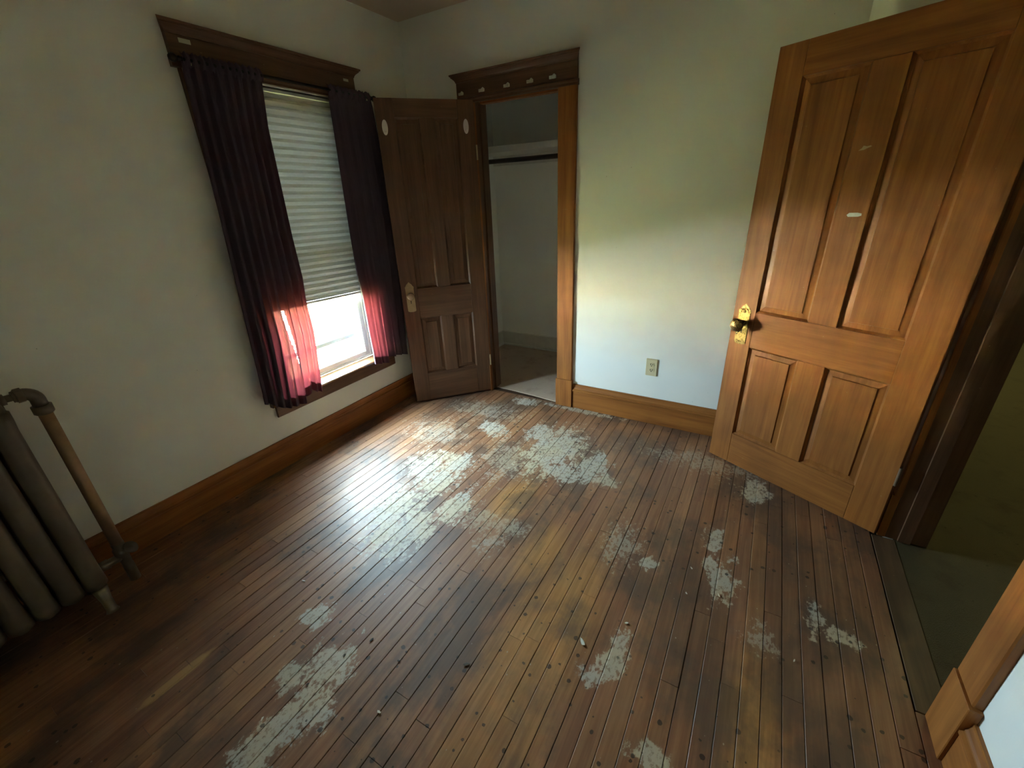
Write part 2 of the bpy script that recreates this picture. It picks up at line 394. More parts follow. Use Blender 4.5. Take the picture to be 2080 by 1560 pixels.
k = N('added_lamp_globe'); em = k.n('Emission', {0: (.92, 1., .50), 1: 5.5}); k.t.links.new(em.outputs[0], k.out.inputs[0])
bm = bmesh.new(); lathe(bm, [(0, 0), (.05, .002), (.10, .03), (.12, .07), (.10, .115), (.05, .145), (0, .15)], (4.1, 1.9, CZ - .052), (0, 0, -1), 24); mesh_obj('globe', bm, k.m, hl, True)
# outdoors
tag(boxo('ground', (-60, 60, -60, 60, -3.3, -3.2), GROUND), 'sunlit lawn outside below the window', 'lawn', kind='structure')

tag(boxo('road', (-27.5, -19.5, -60, 60, -3.2, -3.17), mat_plain('pale_concrete', (.80, .74, .60), .9, 0, .05, 1)), 'pale concrete road in sunlight outside the window', 'road', kind='structure')
nb = empty('neighbouring_house', (-36, -4, -3.2)); tag(nb, 'cream neighbouring house in sunlight outside the window', 'house')
boxo('house_wall', (-46, -36, -40, 30, -3.2, 1.6), SIDING, nb)
boxo('roof', (-46.3, -35.7, -40.3, 30.3, 1.6, 1.9), SIDING, nb)

# baseboards
def base_profile(h, d=.020):
    return [(0, 0), (d, 0), (d, h * .70), (d + .005, h * .725), (d + .005, h * .775), (d - .003, h * .80), (d - .003, h * .83), (d - .007, h * .87), (d - .011, h * .95), (d - .011, h), (0, h)]
def baseboard(name, h, fn, a, b, mat, label):
    bm = bmesh.new(); prism(bm, base_profile(h), fn, a, b)
    o = mesh_obj(name, bm, mat); return tag(o, label, 'baseboard', kind='structure')
baseboard('baseboard_left', .178, lambda d, z, t: (d, t, z), YN, -.001, WY, 'dark brown moulded baseboard under the window')
baseboard('baseboard_back', .1905, lambda d, z, t: (t, -d, z), 1.3095, DC[0] - .012, WX, 'orange-brown moulded baseboard below the outlet')
baseboard('baseboard_closet_side', .1905, lambda d, z, t: (t, -d, z), .001, .455, WX, 'brown baseboard behind the open closet door')
baseboard('baseboard_right', .1905, lambda d, z, t: (XR - d, t, z), YN, -1.5905, WY, 'orange-brown moulded baseboard beside the hall doorway')
dv = Vector((DE[0] - DC[0], DE[1] - DC[1], 0)); dl = dv.length; dv.normalize(); dn = Vector((dv.y, -dv.x, 0))
baseboard('baseboard_corner', .1905, lambda d, z, t: Vector((DC[0], DC[1], z)) + dv * t + dn * d, .012, dl, WX, 'brown baseboard hidden behind the hall door')
# closet baseboard: white boards with quarter round
for nm, fn, a, b, lb in (('baseboard_closet_back', lambda d, z, t: (t, 1.07 - d, z + .009), .036, 1.999, 'white painted baseboard on the closet rear wall'),
                     ('baseboard_closet_left', lambda d, z, t: (.035 + d, t, z + .009), .131, 1.055, 'white painted baseboard on the closet side wall')):
    bm = bmesh.new(); prism(bm, [(0, 0), (.026, 0), (.024, .012), (.014, .018), (.012, .02), (.012, .143), (.008, .150), (0, .150)], fn, a, b)
    tag(mesh_obj(nm, bm, WHITE), lb, 'baseboard', kind='structure')

# ------------------------------------------------------------------ trims
def head_trim(parent, fn, c0, c1, zb, zt, horiz, over=.038):
    """bead, head board and crown cap over an opening; fn(depth, z, t)"""
    bm = bmesh.new(); prism(bm, [(0, zb - .012), (.022, zb - .012), (.022, zb), (.032, zb + .004), (.034, zb + .010), (.030, zb + .016), (.024, zb + .018), (0, zb + .018)], fn, c0 - .006, c1 + .006); mesh_obj('bead', bm, horiz, parent)
    bm = bmesh.new(); prism(bm, [(0, zb + .0185), (.025, zb + .0185), (.025, zt - .0445), (0, zt - .0445)], fn, c0, c1); mesh_obj('head_board', bm, horiz, parent)
    bm = bmesh.new()
    prof = [(.0, zt - .044), (.028, zt - .044), (.030, zt - .036), (.036, zt - .028), (.047, zt - .019), (.052, zt - .016), (.052, zt - .012), (.058, zt - .010), (.060, zt - .002), (.058, zt), (0, zt)]
    # mitred returns: overhang grows with depth
    A = [bm.verts.new(fn(d, z, c0 - max(0, d - .025) * over / .035)) for d, z in prof]; B = [bm.verts.new(fn(d, z, c1 + max(0, d - .025) * over / .035)) for d, z in prof]
    n = len(prof)
    for k in range(n): bm.faces.new((A[k], A[(k + 1) % n], B[(k + 1) % n], B[k]))
    bm.faces.new(A[::-1]); bm.faces.new(B); bmesh.ops.recalc_face_normals(bm, faces=bm.faces[:])
    mesh_obj('cap_moulding', bm, horiz, parent)
def casing(parent, fn, t0, t1, z0, z1, vert):
    """flat board with eased and beaded edges; fn(depth, t) -> xy"""
    bm = bmesh.new(); w_ = t1 - t0
    prof = [(0, t0), (.017, t0), (.021, t0 + .004), (.021, t1 - .004), (.017, t1), (0, t1)]
    prism(bm, prof, lambda d, t, z: (*fn(d, t), z), z0, z1); return mesh_obj('casing', bm, vert, parent)

fw = lambda d, z, t: (d, t, z)
t1 = empty('trim_1', (0, -1.0, .33)); tag(t1, 'dark brown wooden window casing with crown head', 'window casing', kind='structure')
head_trim(t1, fw, -1.508, -.493, 2.092, 2.245, DY, .034)
casing(t1, lambda d, t: (d, t), -1.488, WY0 + .004, .4305, 2.0795, DZ); casing(t1, lambda d, t: (d, t), WY1 - .004, -.517, .4305, 2.0795, DZ)
STOOL = mat_wood('glossy_stool_wood', 'Y', (.10, .04, .016), (.22, .095, .04), .30, .5)
bm = bmesh.new(); prism(bm, [(-.085, .405), (.028, .405), (.038, .409), (.042, .417), (.038, .426), (.030, .430), (-.085, .430)], fw, -1.53, -.475)
mesh_obj('stool', bm, STOOL, t1)
bm = bmesh.new(); prism(bm, [(0, .328), (.012, .328), (.020, .336), (.020, .4045), (0, .4045)], fw, -1.506, -.521); mesh_obj('apron', bm, DY, t1)
for nm, d in (('jamb', (-.15, -.0005, WY0 - .014, WY0, .4305, WZ1)), ('jamb', (-.15, -.0005, WY1, WY1 + .014, .4305, WZ1)), ('head_jamb', (-.15, -.0005, WY0 - .014, WY1 + .014, WZ1, WZ1 + .014))):
    boxo(nm, d, WZ, t1)

t2 = empty('trim_2', (.88, 0, 0)); tag(t2, 'brown wooden closet doorway casing with crown head', 'door casing', kind='structure')
fb = lambda d, z, t: (t, -d, z)
head_trim(t2, fb, .455, 1.300, 2.082, 2.2296, DX, .030)
casing(t2, lambda d, t: (t, -d), .458, .578, .2305, 2.0695, WZ); casing(t2, lambda d, t: (t, -d), 1.180, 1.300, .2205, 2.0695, WZ)
boxo('plinth_block', (.452, .582, -.030, 0, 0, .23), WZ, t2, .002); boxo('plinth_block', (1.174, 1.3055, -.030, 0, 0, .220), WZ, t2, .002)
boxo('head_casing', (.4585, 1.2995, -.021, -.0005, 2.0701, 2.0815), WX, t2)
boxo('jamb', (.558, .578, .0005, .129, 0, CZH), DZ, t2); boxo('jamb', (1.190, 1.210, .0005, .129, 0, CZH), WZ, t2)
boxo('head_jamb', (.558, 1.210, .0005, .129, CZH, CZH + .019), WX, t2)
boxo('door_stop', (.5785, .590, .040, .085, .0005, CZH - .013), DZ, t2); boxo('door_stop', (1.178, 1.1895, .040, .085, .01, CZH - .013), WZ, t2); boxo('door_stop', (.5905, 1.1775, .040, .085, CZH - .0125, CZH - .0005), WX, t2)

t3 = empty('trim_3', (XR, -1.04, 0)); tag(t3, 'orange-brown wooden hall doorway casing with plinth block', 'door casing', kind='structure')
fr = lambda d, z, t: (XR - d, t, z)
head_trim(t3, fr, -1.585, -.497, 2.060, 2.21, WY, .030)
casing(t3, lambda d, t: (XR - d, t), -1.577, -1.460, .2305, 2.0475, WZ); casing(t3, lambda d, t: (XR - d, t), -.618, -.508, .2305, 2.0475, WZ)
boxo('plinth_block', (XR - .030, XR, -1.590, -1.4635, 0, .230), WZ, t3, .002); boxo('plinth_block', (XR - .030, XR, -.6145, -.500, 0, .230), WZ, t3, .002)
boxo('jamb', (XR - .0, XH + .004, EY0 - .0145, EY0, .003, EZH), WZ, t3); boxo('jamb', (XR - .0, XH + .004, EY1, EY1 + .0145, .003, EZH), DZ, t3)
boxo('head_jamb', (XR, XH + .004, EY0 - .0145, EY1 + .0145, EZH, EZH + .0145), WY, t3)
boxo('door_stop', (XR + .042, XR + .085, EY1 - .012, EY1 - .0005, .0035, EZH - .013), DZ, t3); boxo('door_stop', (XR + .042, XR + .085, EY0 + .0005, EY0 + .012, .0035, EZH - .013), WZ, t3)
boxo('door_stop', (XR + .042, XR + .085, EY0 + .0125, EY1 - .0125, EZH - .0125, EZH - .0005), WY, t3)

# ------------------------------------------------------------------ window
win = empty('window_1', (-.1, -1.0025, WZ0)); tag(win, 'white vinyl window with a lowered shade and bright daylight', 'window', kind='structure')
XA, XB = -.135, -.085
boxo('window_frame', (XA - .01, XB + .0, WY0 + .0005, WY0 + .024, .4305, WZ1 - .0005), VINYL, win, .002)
boxo('window_frame', (XA - .01, XB + .0, WY1 - .024, WY1 - .0005, .4305, WZ1 - .0005), VINYL, win, .002)
boxo('sill_rail', (XA - .01, XB + .0, WY0 + .0245, WY1 - .0245, .4305, .444), VINYL, win, .002)
boxo('head_rail', (XA - .01, XB + .0, WY0 + .0245, WY1 - .0245, WZ1 - .025, WZ1 - .0005), VINYL, win, .002)
def sash(xa, xb, z0, z1, nm):
    s = empty(nm, (0, 0, 0), parent=win); s.location = -win.location
    ya, yb = WY0 + .025, WY1 - .025
    for d in ((xa, xb, ya, ya + .038, z0, z1), (xa, xb, yb - .038, yb, z0, z1)): boxo('stile', d, VINYL, s, .002)
    boxo('bottom_rail', (xa, xb, ya + .0385, yb - .0385, z0, z0 + .034), VINYL, s, .002); boxo('top_rail', (xa, xb, ya + .0385, yb - .0385, z1 - .034, z1), VINYL, s, .002)
    boxo('pane', ((xa + xb) / 2 - .001, (xa + xb) / 2 + .001, ya + .0385, yb - .0385, z0 + .0345, z1 - .0345), GLASS, s)
sash(-.112, -.090, .4445, 1.27, 'lower_sash'); sash(-.136, -.114, 1.24, WZ1 - .0255, 'upper_sash')
boxo('screen_rail', (-.136, -.120, WY0 + .0245, WY1 - .0245, .603, .632), VINYL, win, .002)

# pleated shade
bl = empty('window_shade', (-.03, -1.0025, .93)); tag(bl, 'grey pleated window shade pulled partway down between the curtains', 'shade')
YB0, YB1 = WY0 + .006, WY1 - .006
boxo('head_rail', (-.055, -.0205, YB0, YB1, WZ1 - .020, WZ1 - .001), WHITE, bl, .003)
bm = bmesh.new(); npl = 29; zt = WZ1 - .0205
def zbot(y): return .958 - (y - YB0) / (YB1 - YB0) * .024
rows = []
for i in range(npl * 4 + 1):
    f = i / (npl * 4); ph = i % 4
    xx = -.034 + (.0135, .0045, -.012, .0045)[ph] * .9
    rows.append([bm.verts.new((xx, YB0 + .002 + (YB1 - YB0 - .004) * s / 6, zt + (zbot(YB0 + (YB1 - YB0) * s / 6) - zt) * f)) for s in range(7)])
for a, b in zip(rows, rows[1:]):
    for s in range(6): bm.faces.new((a[s], a[s + 1], b[s + 1], b[s]))
mesh_obj('pleated_fabric', bm, BLIND, bl)
bm = bmesh.new(); prism(bm, [(-.052, 0), (-.016, 0), (-.014, .005), (-.016, -.014), (-.052, -.014)][:1] + [(-.016, 0), (-.013, -.007), (-.016, -.015), (-.052, -.015)], lambda d, z, t: (d, t, zbot(t) - .0005 + z), YB0, YB1)
mesh_obj('bottom_rail', bm, WHITE, bl)
boxo('pull_tab', (-.020, -.012, -1.035, -1.005, .925, .9285), WHITE, bl, .001)

# ------------------------------------------------------------------ curtains
def lerp_poly(pl, z):
    pl = sorted(pl, key=lambda q: q[1])
    if z <= pl[0][1]: return pl[0][0]
    for (a, za), (b, zb) in zip(pl, pl[1:]):
        if z <= zb: return a + (b - a) * (z - za) / (zb - za)
    return pl[-1][0]
def curtain(name, outer, inner, hem, nf, seed, label, hem_line, slit=None):
    rs = random.Random(seed); ph = [rs.uniform(-.5, .5) for _ in range(nf + 3)]; am = [rs.uniform(.6, 1.3) for _ in range(nf + 3)]
    c = empty(name, (.07, (outer[0][0] + inner[0][0]) / 2, .4)); tag(c, label, 'curtain', 'plum curtains at the window')
    bm = bmesh.new(); NS, NT = nf * 22, 60; ztop = 2.108
    g = []
    for j in range(NT + 1):
        t = j / NT; row = []
        for i in range(NS + 1):
            s = i / NS; zb = lerp_poly([(h, q) for q, h in hem], s)
            z = ztop + (zb - ztop) * t
            yo, yi = lerp_poly(outer, z), lerp_poly(inner, z)
            ss = s + .010 * math.sin(3 * t + 9 * s + seed)
            y = yo + (yi - yo) * min(1, max(0, ss))
            q = s * nf; k = int(q); a = am[k] * (1 - (q - k)) + am[k + 1] * (q - k); p = ph[k] * (1 - (q - k)) + ph[k + 1] * (q - k)
            pinch = .45 + .55 * min(1, t * 3)
            xx = .074 + a * .017 * pinch * math.sin(2 * PI * q + p * 1.5 + .5 * t) + .005 * math.sin(4 * PI * q + 2 * t)
            if t < .02: xx = .074 + (xx - .074) * .7
            row.append(bm.verts.new((xx, y, z)))
        g.append(row)
    for a, b in zip(g, g[1:]):
        for i in range(NS):
            s = (i + .5) / NS; z = (a[i].co.z + b[i].co.z) / 2; y = (a[i].co.y + b[i].co.y) / 2
            if slit and slit[2] < z < slit[3]:
                w0 = lerp_poly(slit[0], z); w1 = lerp_poly(slit[1], z)
                if w0 < y < w1: continue
            bm.faces.new((a[i], a[i + 1], b[i + 1], b[i]))
    g = [[v.co.copy() for v in row] for row in g]
    mesh_obj('drape', bm, CURT, c, smooth=True)
    # bottom hem: a second layer of cloth just inside
    bm = bmesh.new()
    j0 = NT - 2
    rows = [[bm.verts.new((v.x - .003, v.y, v.z)) for v in g[j]] for j in range(j0, NT + 1)]
    for a, b in zip(rows, rows[1:]):
        for i in range(NS): bm.faces.new((a[i], a[i + 1], b[i + 1], b[i]))
    mesh_obj('hem', bm, CURT, c, smooth=True)
    # rod pocket ruffle above the rod
    bm = bmesh.new(); rows = []
    for dz, dx in ((-.030, .004), (-.012, .013), (.004, .014), (.016, .006), (.026, .0)):
        rows.append([bm.verts.new((.074 + dx + .006 * math.sin(i * .41 + seed), g[0][i].y, 2.100 + dz + .004 * math.sin(i * .77))) for i in range(0, NS + 1)])
    for a, b in zip(rows, rows[1:]):
        for i in range(NS): bm.faces.new((a[i], a[i + 1], b[i + 1], b[i]))
    mesh_obj('rod_pocket', bm, CURT, c, smooth=True)
curtain('curtain', [(-1.500, 2.11), (-1.506, 2.045), (-1.516, 1.836), (-1.532, 1.511), (-1.557, 1.113), (-1.594, .473), (-1.596, .38)],
        [(-1.135, 2.11), (-1.165, 1.872), (-1.178, 1.343), (-1.176, 1.111), (-1.188, 1.0), (-1.189, .941), (-1.187, .783), (-1.218, .491), (-1.234, .37)],
        [(0, .472), (.10, .455), (.16, .425), (.35, .388), (.66, .372), (.74, .405), (.82, .445), (.88, .415), (1, .398)], 8, 3,
        'dark plum curtain with a bright slit, further from the closet door', True,
        slit=([(-1.337, .53), (-1.340, .70), (-1.345, .965)], [(-1.331, .53), (-1.333, .62), (-1.3365, .69), (-1.333, .76), (-1.338, .955)], .53, .94))
curtain('curtain', [(-.431, 2.11), (-.406, 1.74), (-.402, 1.272), (-.438, .529), (-.444, .38)],
        [(-.748, 2.11), (-.782, 1.307), (-.788, 1.069), (-.777, .933), (-.780, .658), (-.774, .38)],
        [(0, .396), (.22, .412), (.52, .428), (.6, .392), (1, .422)], 5, 5,
        'dark plum curtain glowing pink at its foot, beside the closet door', True)
rod = empty('curtain_rod', (.074, -.97, 2.1)); tag(rod, 'dark curtain rod with knobbed ends above the window', 'curtain rod')
bm = bmesh.new(); tube(bm, [(.078, -1.515, 2.098), (.078, -.420, 2.098)], .0075, 12); mesh_obj('pole', bm, IRON, rod, True)
for s, y in ((-1, -1.515), (1, -.420)):
    bm = bmesh.new(); lathe(bm, [(.0, 0), (.010, .001), (.011, .006), (.007, .010), (.012, .016), (.017, .026), (.016, .036), (.009, .044), (0, .047)], (.078, y - s * .01, 2.098), (0, s, 0), 16); mesh_obj('finial', bm, IRON, rod, True)
    bm = bmesh.new(); box(bm, .0215, .084, y - s * .045 - .005, y - s * .045 + .005, 2.080, 2.0895, .001); box(bm, .0215, .025, y - s * .045 - .010, y - s * .045 + .010, 2.055, 2.079, .001); mesh_obj('bracket', bm, BRASS_TARN, rod)

# ------------------------------------------------------------------ panelled doors
def panel_door(name, loc, rz, W_, z0, H, WX, WZ, panels, thick, label):
    """local X from hinge to free edge, +Y towards the room, panels given from the free edge"""
    d = empty(name, loc, rz); tag(d, label, 'door', kind='structure')
    X = lambda s: W_ - s
    def part(nm, s0, s1, a, b, mat, y0=-thick, y1=0.0): return boxo(nm, (X(s1), X(s0), y0, y1, a, b), mat, d, .0015, local=True)
    (pl0, pl1, pr0, pr1, lz0, lz1, uz0, uz1) = panels
    part('stile', 0, pl0, z0, H, WZ); part('stile', pr1, W_, z0, H, WZ)
    part('bottom_rail', pl0 + .0004, pr1 - .0004, z0, lz0, WX); part('lock_rail', pl0 + .0004, pr1 - .0004, lz1, uz0, WX); part('top_rail', pl0 + .0004, pr1 - .0004, uz1, H, WX)
    part('mullion', pl1, pr0, lz0 + .0004, lz1 - .0004, WZ); part('mullion', pl1, pr0, uz0 + .0004, uz1 - .0004, WZ)
    for s0, s1 in ((pl0, pl1), (pr0, pr1)):
        for a, b in ((lz0, lz1), (uz0, uz1)):
            bm = bmesh.new(); x0, x1 = X(s1) + .0003, X(s0) - .0003; a_, b_ = a + .0003, b - .0003
            rings = []
            for inset, yy in ((0, -.012), (.010, -.0145), (.034, -.0100), (.036, -.0060)):
                rings.append([bm.verts.new((x, yy, z)) for x, z in ((x0 + inset, a_ + inset), (x1 - inset, a_ + inset), (x1 - inset, b_ - inset), (x0 + inset, b_ - inset))])
            bk = [bm.verts.new((x, -thick + .010, z)) for x, z in ((x0, a_), (x1, a_), (x1, b_), (x0, b_))]
            rings.insert(0, bk)
            for r0, r1 in zip(rings, rings[1:]):
                for k in range(4): bm.faces.new((r0[k], r0[(k + 1) % 4], r1[(k + 1) % 4], r1[k]))
            bm.faces.new(bk[::-1]); bm.faces.new(rings[-1]); bmesh.ops.recalc_face_normals(bm, faces=bm.faces[:])
            pn = mesh_obj('panel', bm, WZ, d, local=True)
            # thin moulding round the panel opening (one strip each side)
            mw, mh = .009, -.0045
            def strip(dd):
                bm = bmesh.new(); vs = [bm.verts.new(q) for q in dd[0]] ; ws = [bm.verts.new(q) for q in dd[1]]
                for k in range(3): bm.faces.new((vs[k], vs[(k + 1) % 3], ws[(k + 1) % 3], ws[k]))
                bm.faces.new(vs[::-1]); bm.faces.new(ws); bmesh.ops.recalc_face_normals(bm, faces=bm.faces[:]); mesh_obj('moulding', bm, WZ, pn, local=True)
            strip([[(x0, mh, a_), (x0, -.012, a_), (x0 + mw, -.0138, a_ + mw)], [(x0, mh, b_), (x0, -.012, b_), (x0 + mw, -.0138, b_ - mw)]])
            strip([[(x1, mh, a_), (x1, -.012, a_), (x1 - mw, -.0138, a_ + mw)], [(x1, mh, b_), (x1, -.012, b_), (x1 - mw, -.0138, b_ - mw)]])
            strip([[(x0, mh, a_), (x0, -.012, a_), (x0 + mw, -.0138, a_ + mw)], [(x1, mh, a_), (x1, -.012, a_), (x1 - mw, -.0138, a_ + mw)]])
            strip([[(x0, mh, b_), (x0, -.012, b_), (x0 + mw, -.0138, b_ - mw)], [(x1, mh, b_), (x1, -.012, b_), (x1 - mw, -.0138, b_ - mw)]])
    return d, X
def escutcheon(d, cx, cz, zlo, zhi, hw, mat, plain=False):
    pts = [(-.40, 0), (-.75, .012), (-.95, .03), (-1, .06), (-1, .78), (-1.06, .83), (-.82, .87), (-.62, .92), (-.32, .955), (-.12, .985), (0, 1)]
    pts = [(p * hw, zlo + q * (zhi - zlo)) for p, q in pts]; pts = pts + [(-p, q) for p, q in pts[::-1][1:]]
    bm = bmesh.new(); prism(bm, pts, lambda p, q, t: (cx + p, t, q), .0002, .0030)
    es = [e for e in bm.edges if all(abs(v.co.y - .0030) < 1e-5 for v in e.verts)]
    bmesh.ops.bevel(bm, geom=es, offset=.0012, segments=2, affect='EDGES')
    pl = mesh_obj('lock_plate', bm, mat, d, local=True)
    kz = zlo + (zhi - zlo) * .34
    bm = bmesh.new(); lathe(bm, [(0, 0), (.0042, 0), (.0042, .0005), (0, .0005)], (cx, .0031, kz + .004), (0, 1, 0), 14)
    box(bm, cx - .0024, cx + .0024, .0031, .0036, kz - .013, kz + .003); mesh_obj('keyhole', bm, DARKHOLE, pl, local=True)
    # raised border and small scroll ornaments
    if not plain:
        bm = bmesh.new()
        for k in range(7):
            a = PI * k / 6
            lathe(bm, [(0, .0030), (.0045, .0030), (.0038, .0046), (0, .0054)], (cx + math.cos(a) * hw * .62, 0, zlo + (zhi - zlo) * .80 + math.sin(a) * (zhi - zlo) * .085), (0, 1, 0), 10)
        lathe(bm, [(0, .0030), (.008, .0030), (.006, .0052), (0, .0062)], (cx, 0, zlo + (zhi - zlo) * .81), (0, 1, 0), 12)
        for sx in (-.6, -.2, .2, .6):
            lathe(bm, [(0, .0030), (.0045, .0030), (.0038, .0044), (0, .0050)], (cx + sx * hw, 0, zlo + (zhi - zlo) * (.07 + .02 * (abs(sx) > .4))), (0, 1, 0), 10)
        mesh_obj('scroll_relief', bm, mat, pl, smooth=True, local=True)
    return kz
def hinge(d, z, mat):
    bm = bmesh.new(); tube(bm, [(-.004, -.002, z - .045), (-.004, -.002, z + .045)], .006, 12)
    box(bm, -.0020, -.0005, -.032, -.004, z - .044, z + .044); mesh_obj('hinge', bm, mat, d, local=True)

# closet door
Hc = Vector((.5817, -.025)); Fc = Vector((.1641, -.4932)); wc = (Fc - Hc).length
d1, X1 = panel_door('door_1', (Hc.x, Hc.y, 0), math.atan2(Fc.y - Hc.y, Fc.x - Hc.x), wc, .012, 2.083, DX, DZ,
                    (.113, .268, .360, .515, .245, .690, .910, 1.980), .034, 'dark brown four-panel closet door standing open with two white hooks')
escutcheon(d1, X1(.060), 0, .745, .963, .030, BRASS_TARN, True)
bm = bmesh.new(); lathe(bm, [(.0, .003), (.016, .003), (.017, .006), (.010, .009), (.009, .026), (.014, .031), (.024, .036), (.0265, .043), (.0255, .052), (.019, .056), (0, .0575)], (X1(.060), 0, .868), (0, 1, 0), 28)
mesh_obj('knob', bm, mat_plain('brown_knob_metal', (.30, .20, .12), .45, .4, .2, 40), d1, True, local=True)
for z in (.28, 1.78): hinge(d1, z, BRASS_TARN)

# hall door
Hh = Vector((3.0568, -.6264)); Fh = Vector((2.3074, -.2428)); wh = (Fh - Hh).length
d2, X2 = panel_door('door_2', (Hh.x, Hh.y, 0), math.atan2(Fh.y - Hh.y, Fh.x - Hh.x), wh, .012, 2.03, WX, WZ,
                    (.115, .357, .474, .717, .202, .722, .910, 1.905), .035, 'orange-brown four-panel hall door standing open with ornate brass lock plate')
kz = escutcheon(d2, X2(.060), 0, .730, .947, .031, BRASS_ORN)
bm = bmesh.new(); lathe(bm, [(0, .003), (.015, .003), (.016, .007), (.010, .011), (.0085, .020), (.0085, .032), (.014, .036), (.025, .041), (.0315, .050), (.0335, .059), (.0310, .069), (.023, .077), (.011, .081), (0, .082)], (X2(.060), 0, .845), (0, 1, 0), 32)
mesh_obj('knob', bm, KNOB_ORN, d2, True, local=True)
HINGEM = mat_plain('painted_over_hinge', (.16, .10, .055), .5, .2, .2, 40)
for z in (.33, 1.80): hinge(d2, z, HINGEM)
def scuff(d, s, z, pts, mat):
    bm = bmesh.new(); prism(bm, pts, lambda p, q, t: (X2(s) - p, t, z + q), .0001, .0007); mesh_obj('scuff_mark', bm, mat, d, local=True)
scuff(d2, .427, 1.377, [(-.026, -.002), (-.020, -.009), (.015, -.008), (.026, -.004), (.025, .004), (.010, .007), (-.018, .006)], SCUFF_B)
scuff(d2, .406, 1.616, [(-.022, -.007), (-.005, -.006), (.006, -.001), (.020, .005), (.015, .008), (.004, .006), (-.008, .009), (-.012, .001)], SCUFF_T)
# key in the hall door lock
def world(d, p): return d.matrix_basis @ Vector(p)
key = empty('key', world(d2, (X2(.060), .004, kz))); key.rotation_euler = (0, 0, d2.rotation_euler.z); tag(key, 'thin dark old key sticking out of the brass lock plate', 'key')
bm = bmesh.new(); tube(bm, [(0, 0, 0), (0, .034, .0)], .0017, 10); lathe(bm, [(.0017, 0), (.0036, .001), (.0036, .004), (.0017, .005)], (0, .020, 0), (0, 1, 0), 12); mesh_obj('shank', bm, IRON, key, True, local=True)
bm = bmesh.new(); tube(bm, [(.0, .040 + .0075 * math.cos(a), .0085 * math.sin(a) - .001) for a in [2 * PI * k / 20 for k in range(21)]], .0014, 8, False); mesh_obj('bow', bm, IRON, key, True, local=True)

# white oval hooks on the closet door
for s, z, lb in ((.047, 1.925, 'white oval adhesive hook near the free edge of the closet door'), (.567, 1.932, 'white oval adhesive hook near the hinged edge of the closet door')):
    h = empty('adhesive_hook', world(d1, (X1(s), .0004, z))); h.rotation_euler = (0, 0, d1.rotation_euler.z); tag(h, lb, 'hook', 'white hooks on the closet door')
    bm = bmesh.new(); ov = [(.0175 * math.cos(a), .0425 * math.sin(a)) for a in [2 * PI * k / 28 for k in range(28)]]
    prism(bm, ov, lambda p, q, t: (p, t, q), 0, .006); bmesh.ops.bevel(bm, geom=[e for e in bm.edges if all(v.co.y > .005 for v in e.verts)], offset=.0025, segments=2, affect='EDGES')
    mesh_obj('base_plate', bm, PLASTIC_W, h, local=True)
    bm = bmesh.new(); prism(bm, [(.0062, .004), (.012, -.004), (.018, -.018), (.022, -.022), (.026, -.018), (.026, -.006), (.029, -.006), (.029, -.022), (.022, -.029), (.0062, -.026)], lambda p, q, t: (t, p, q), -.006, .006)
    mesh_obj('hook', bm, PLASTIC_W, h, local=True)

# ------------------------------------------------------------------ small clips left on the head boards
def clip(loc, rz, sc, label, group):
    c = empty('curtain_clip', loc); c.rotation_euler = (0, 0, rz); tag(c, label, 'clip', group)
    bm = bmesh.new(); box(bm, -.024 * sc, .024 * sc, -.002, 0, -.009 * sc, .009 * sc, .001); mesh_obj('strip', bm, TAPE, c, local=True)
    bm = bmesh.new(); tube(bm, [(.012 * sc + .008 * sc * math.cos(a), -.006, .002 + .010 * sc * math.sin(a)) for a in [2 * PI * k / 14 for k in range(15)]], .0035 * sc, 8, False)
    box(bm, -.020 * sc, -.006 * sc, -.009, -.0022, -.006 * sc, .006 * sc, .001); mesh_obj('loop', bm, TAPE, c, local=True)
for x, w_ in ((.490, 'directly above the closet door hinges'), (.652, 'second along from the closet door hinges'), (.838, 'third along from the closet door hinges'), (1.000, 'second along from the plain wall side'), (1.150, 'first along from the plain wall side')):
    clip((x, -.0255, 2.124), 0, .95 if x != .49 else .85, 'small yellowed plastic clip on closet head board, ' + w_, 'clips above the closet doorway')
clip((.0255, -1.437, 2.182), -PI / 2, 1.05, 'small yellowed plastic clip on the window head board, away from the closet', 'clips above the window')
clip((.0255, -.556, 2.180), -PI / 2, .8, 'small yellowed plastic clip on the window head board, near the closet door', 'clips above the window')

# ------------------------------------------------------------------ outlet
ol = empty('electrical_outlet', (1.8665, 0, .414)); tag(ol, 'ivory duplex electrical outlet on the wall above the baseboard', 'outlet')
bm = bmesh.new(); box(bm, -.0375, .0375, -.0065, -.0002, -.0605, .0605); bmesh.ops.bevel(bm, geom=[e for e in bm.edges if any(v.co.y < -.006 for v in e.verts)], offset=.003, segments=3, affect='EDGES')
plate = mesh_obj('cover_plate', bm, IVORY, ol, local=True)
bm = bmesh.new(); lathe(bm, [(0, 0), (.003, 0), (.0028, .001), (0, .0013)], (0, -.0065, 0), (0, -1, 0), 12); mesh_obj('screw', bm, IVORY, ol, local=True)
for z in (.0195, -.0195):
    bm = bmesh.new(); ov = []
    for k in range(24):
        a = 2 * PI * k / 24; ov.append((.0168 * math.cos(a), max(-.0140, min(.0140, .0168 * math.sin(a)))))
    prism(bm, ov, lambda p, q, t: (p, t, z + q), -.0065, -.0085); rc = mesh_obj('receptacle', bm, IVORY, ol, local=True)
    for sx, sz, hz in ((-.0064, .0035, .0058), (.0064, .0035, .0050)): boxo('slot', (sx - .0019, sx + .0019, -.0091, -.0086, z + sz - hz, z + sz + hz), DARKHOLE, rc, local=True)
    bm = bmesh.new(); lathe(bm, [(0, 0), (.0034, 0), (.0034, .0005), (0, .0005)], (0, -.0086, z - .0075), (0, -1, 0), 12); mesh_obj('ground_hole', bm, DARKHOLE, rc, local=True)

